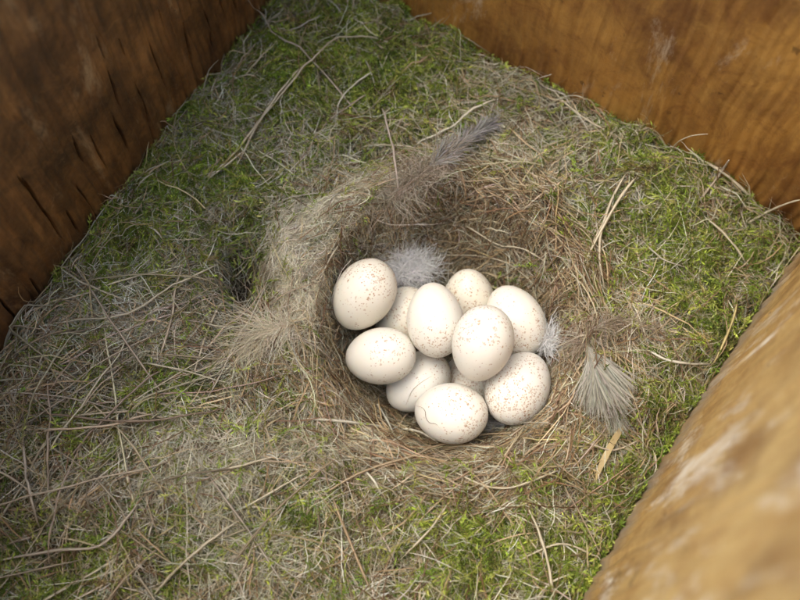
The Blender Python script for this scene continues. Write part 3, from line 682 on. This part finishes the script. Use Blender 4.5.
feather('feather', 'cream tuft feather with silky barbs fanned over the left rim', [(298, 322), (280, 332), (258, 340), (238, 362)], 2.4,
        [('downy_barbs', dict(n=1100, len_f=lambda t: (10 - 4 * t) * mm * (.6 + .6 * np.sin(t * 33) ** 2), ang=.75, col_f=pal([(.78, .72, .57), (.70, .63, .48), (.83, .79, .66), (.56, .47, .33)]), w=.065, curl=2.2, droop=.8, t0=0, t1=1, jit=.7, lobe=lambda t, s: .5 * np.sin(t * 19 + 2 * s))),
         ('silky_barbs', dict(n=260, len_f=lambda t: (17 - 7 * t) * mm, ang=.35, col_f=pal([(.74, .67, .50), (.64, .56, .40)]), w=.08, curl=.9, droop=.35, t0=.2, t1=1, jit=.3, lobe=lambda t, s: .4 * np.sin(t * 11 + 2 * s)))], shaft_w=.2, shaft_col=(.5, .42, .3))
def down_clump(label, px, py, rx, ry, n, z_off, cols, Lr):
    p0 = at(px, py, 0); z = 0
    for _ in range(10): p0 = at(px, py, z); z = float(H(p0[0], p0[1])) + z_off
    e = empty('down_feather', p0, label=label, cat='feather', group='white down feathers in the cup')
    cl = rng.normal(0, .42, (6, 2)); a = cl[rng.integers(0, 6, n)] + rng.normal(0, .2, (n, 2)); st = np.array([at(px + rx * i, py + ry * j, z) for i, j in a]); st[:, 2] += rng.uniform(-1.5, 1.0, n) * mm
    d = rng.normal(0, 1, (n, 3)) * [1, 1, .5]; d /= np.linalg.norm(d, axis=1, keepdims=True); segs = 9
    path = np.zeros((n, segs + 1, 3)); path[:, 0] = st; p = st; cv = rng.normal(0, 1.3, (n, 3)); L = rng.uniform(*Lr, n) * mm
    for s in range(1, segs + 1):
        d = d + (cv + rng.normal(0, 1.2, (n, 3))) / segs; d /= np.linalg.norm(d, axis=1, keepdims=True); p = p + d * (L / segs)[:, None]
        p = p.copy(); p[:, 2] = np.maximum(p[:, 2], H(p[:, 0], p[:, 1])); path[:, s] = p
    path = path[~in_eggs(path, .99).any(1)]
    V, F, c = ribbon(path, rng.uniform(.05, .1, len(path)) * mm, palette(len(path), cols, None, .05))
    mesh_np('downy_barbs', V - p0, F, MAT_DOWN, c, parent=e)
    q = np.stack([p0 + np.array([-.004, .001, .0004]), p0 + np.array([0, .0004, .0012]), p0 + np.array([.005, -.001, .0004])])
    V, F, c = tube((q - p0)[None], np.array([.2 * mm]), np.array([[.7, .68, .64]]), 4, .3); mesh_np('shaft', V, F, MAT_STRAW, c, parent=e)
WH = [(.93, .93, .91), (.95, .95, .93), (.88, .88, .86)]
down_clump('white fluffy down feather against the back wall of the cup behind the eggs', 416, 266, 32, 16, 2200, 6.5 * mm, WH, (4, 10))
down_clump('small white down feather wedged at the right edge of the clutch', 549, 343, 10, 20, 900, 6.5 * mm, WH, (3, 7))
down_clump('greyish white down feather below the egg at the right front', 499, 426, 18, 8, 450, 1.6 * mm, [(.55, .54, .52), (.62, .61, .59)], (3, 7))

# hairs lying on eggs: traced over the shell surface
def on_eggs(pts, ids, n=30, raise_=.00012):
    q = smooth_poly(pts, n); out = []
    for (px, py) in q:
        r = ray(px, py); r = r / np.linalg.norm(r); best = None
        for i in ids:
            c, ax, a, b = EG[i]; a, b = a + raise_, b * 1.02 + raise_
            # stretch the axis so that the egg is a sphere
            def st(v): return v / b + ax * (v @ ax) * (1 / a - 1 / b)
            o_, d_ = st(C - c), st(r); A = d_ @ d_; Bq = o_ @ d_; Cq = o_ @ o_ - 1; D = Bq * Bq - A * Cq
            if D >= 0:
                s = (-Bq - math.sqrt(D)) / A; best = s if best is None else min(best, s)
        if best is not None: out.append(C + r * best)
    return np.array(out)
def hair(label, pts, ids, w, col):
    p = on_eggs(pts, ids); pv = p.mean(0); V, F, c = tube((p - pv)[None], np.array([w * mm]), np.array([col]), 4, .5)
    o = mesh_np('hair', V, F, MAT_HAIR, c, label=label, cat='hair'); o.location = pv
hair('dark curled hair lying over the nearest egg', [(416, 406), (421, 407), (425, 411), (426, 418), (430, 423), (436, 424), (441, 429), (448, 429), (453, 433)], [8], .10, (.22, .14, .10))
hair('thin brown fibre across the low egg beside the sideways egg', [(406, 405), (412, 391), (422, 382), (432, 376)], [7], .09, (.45, .35, .24))
print('straws', straw_n)
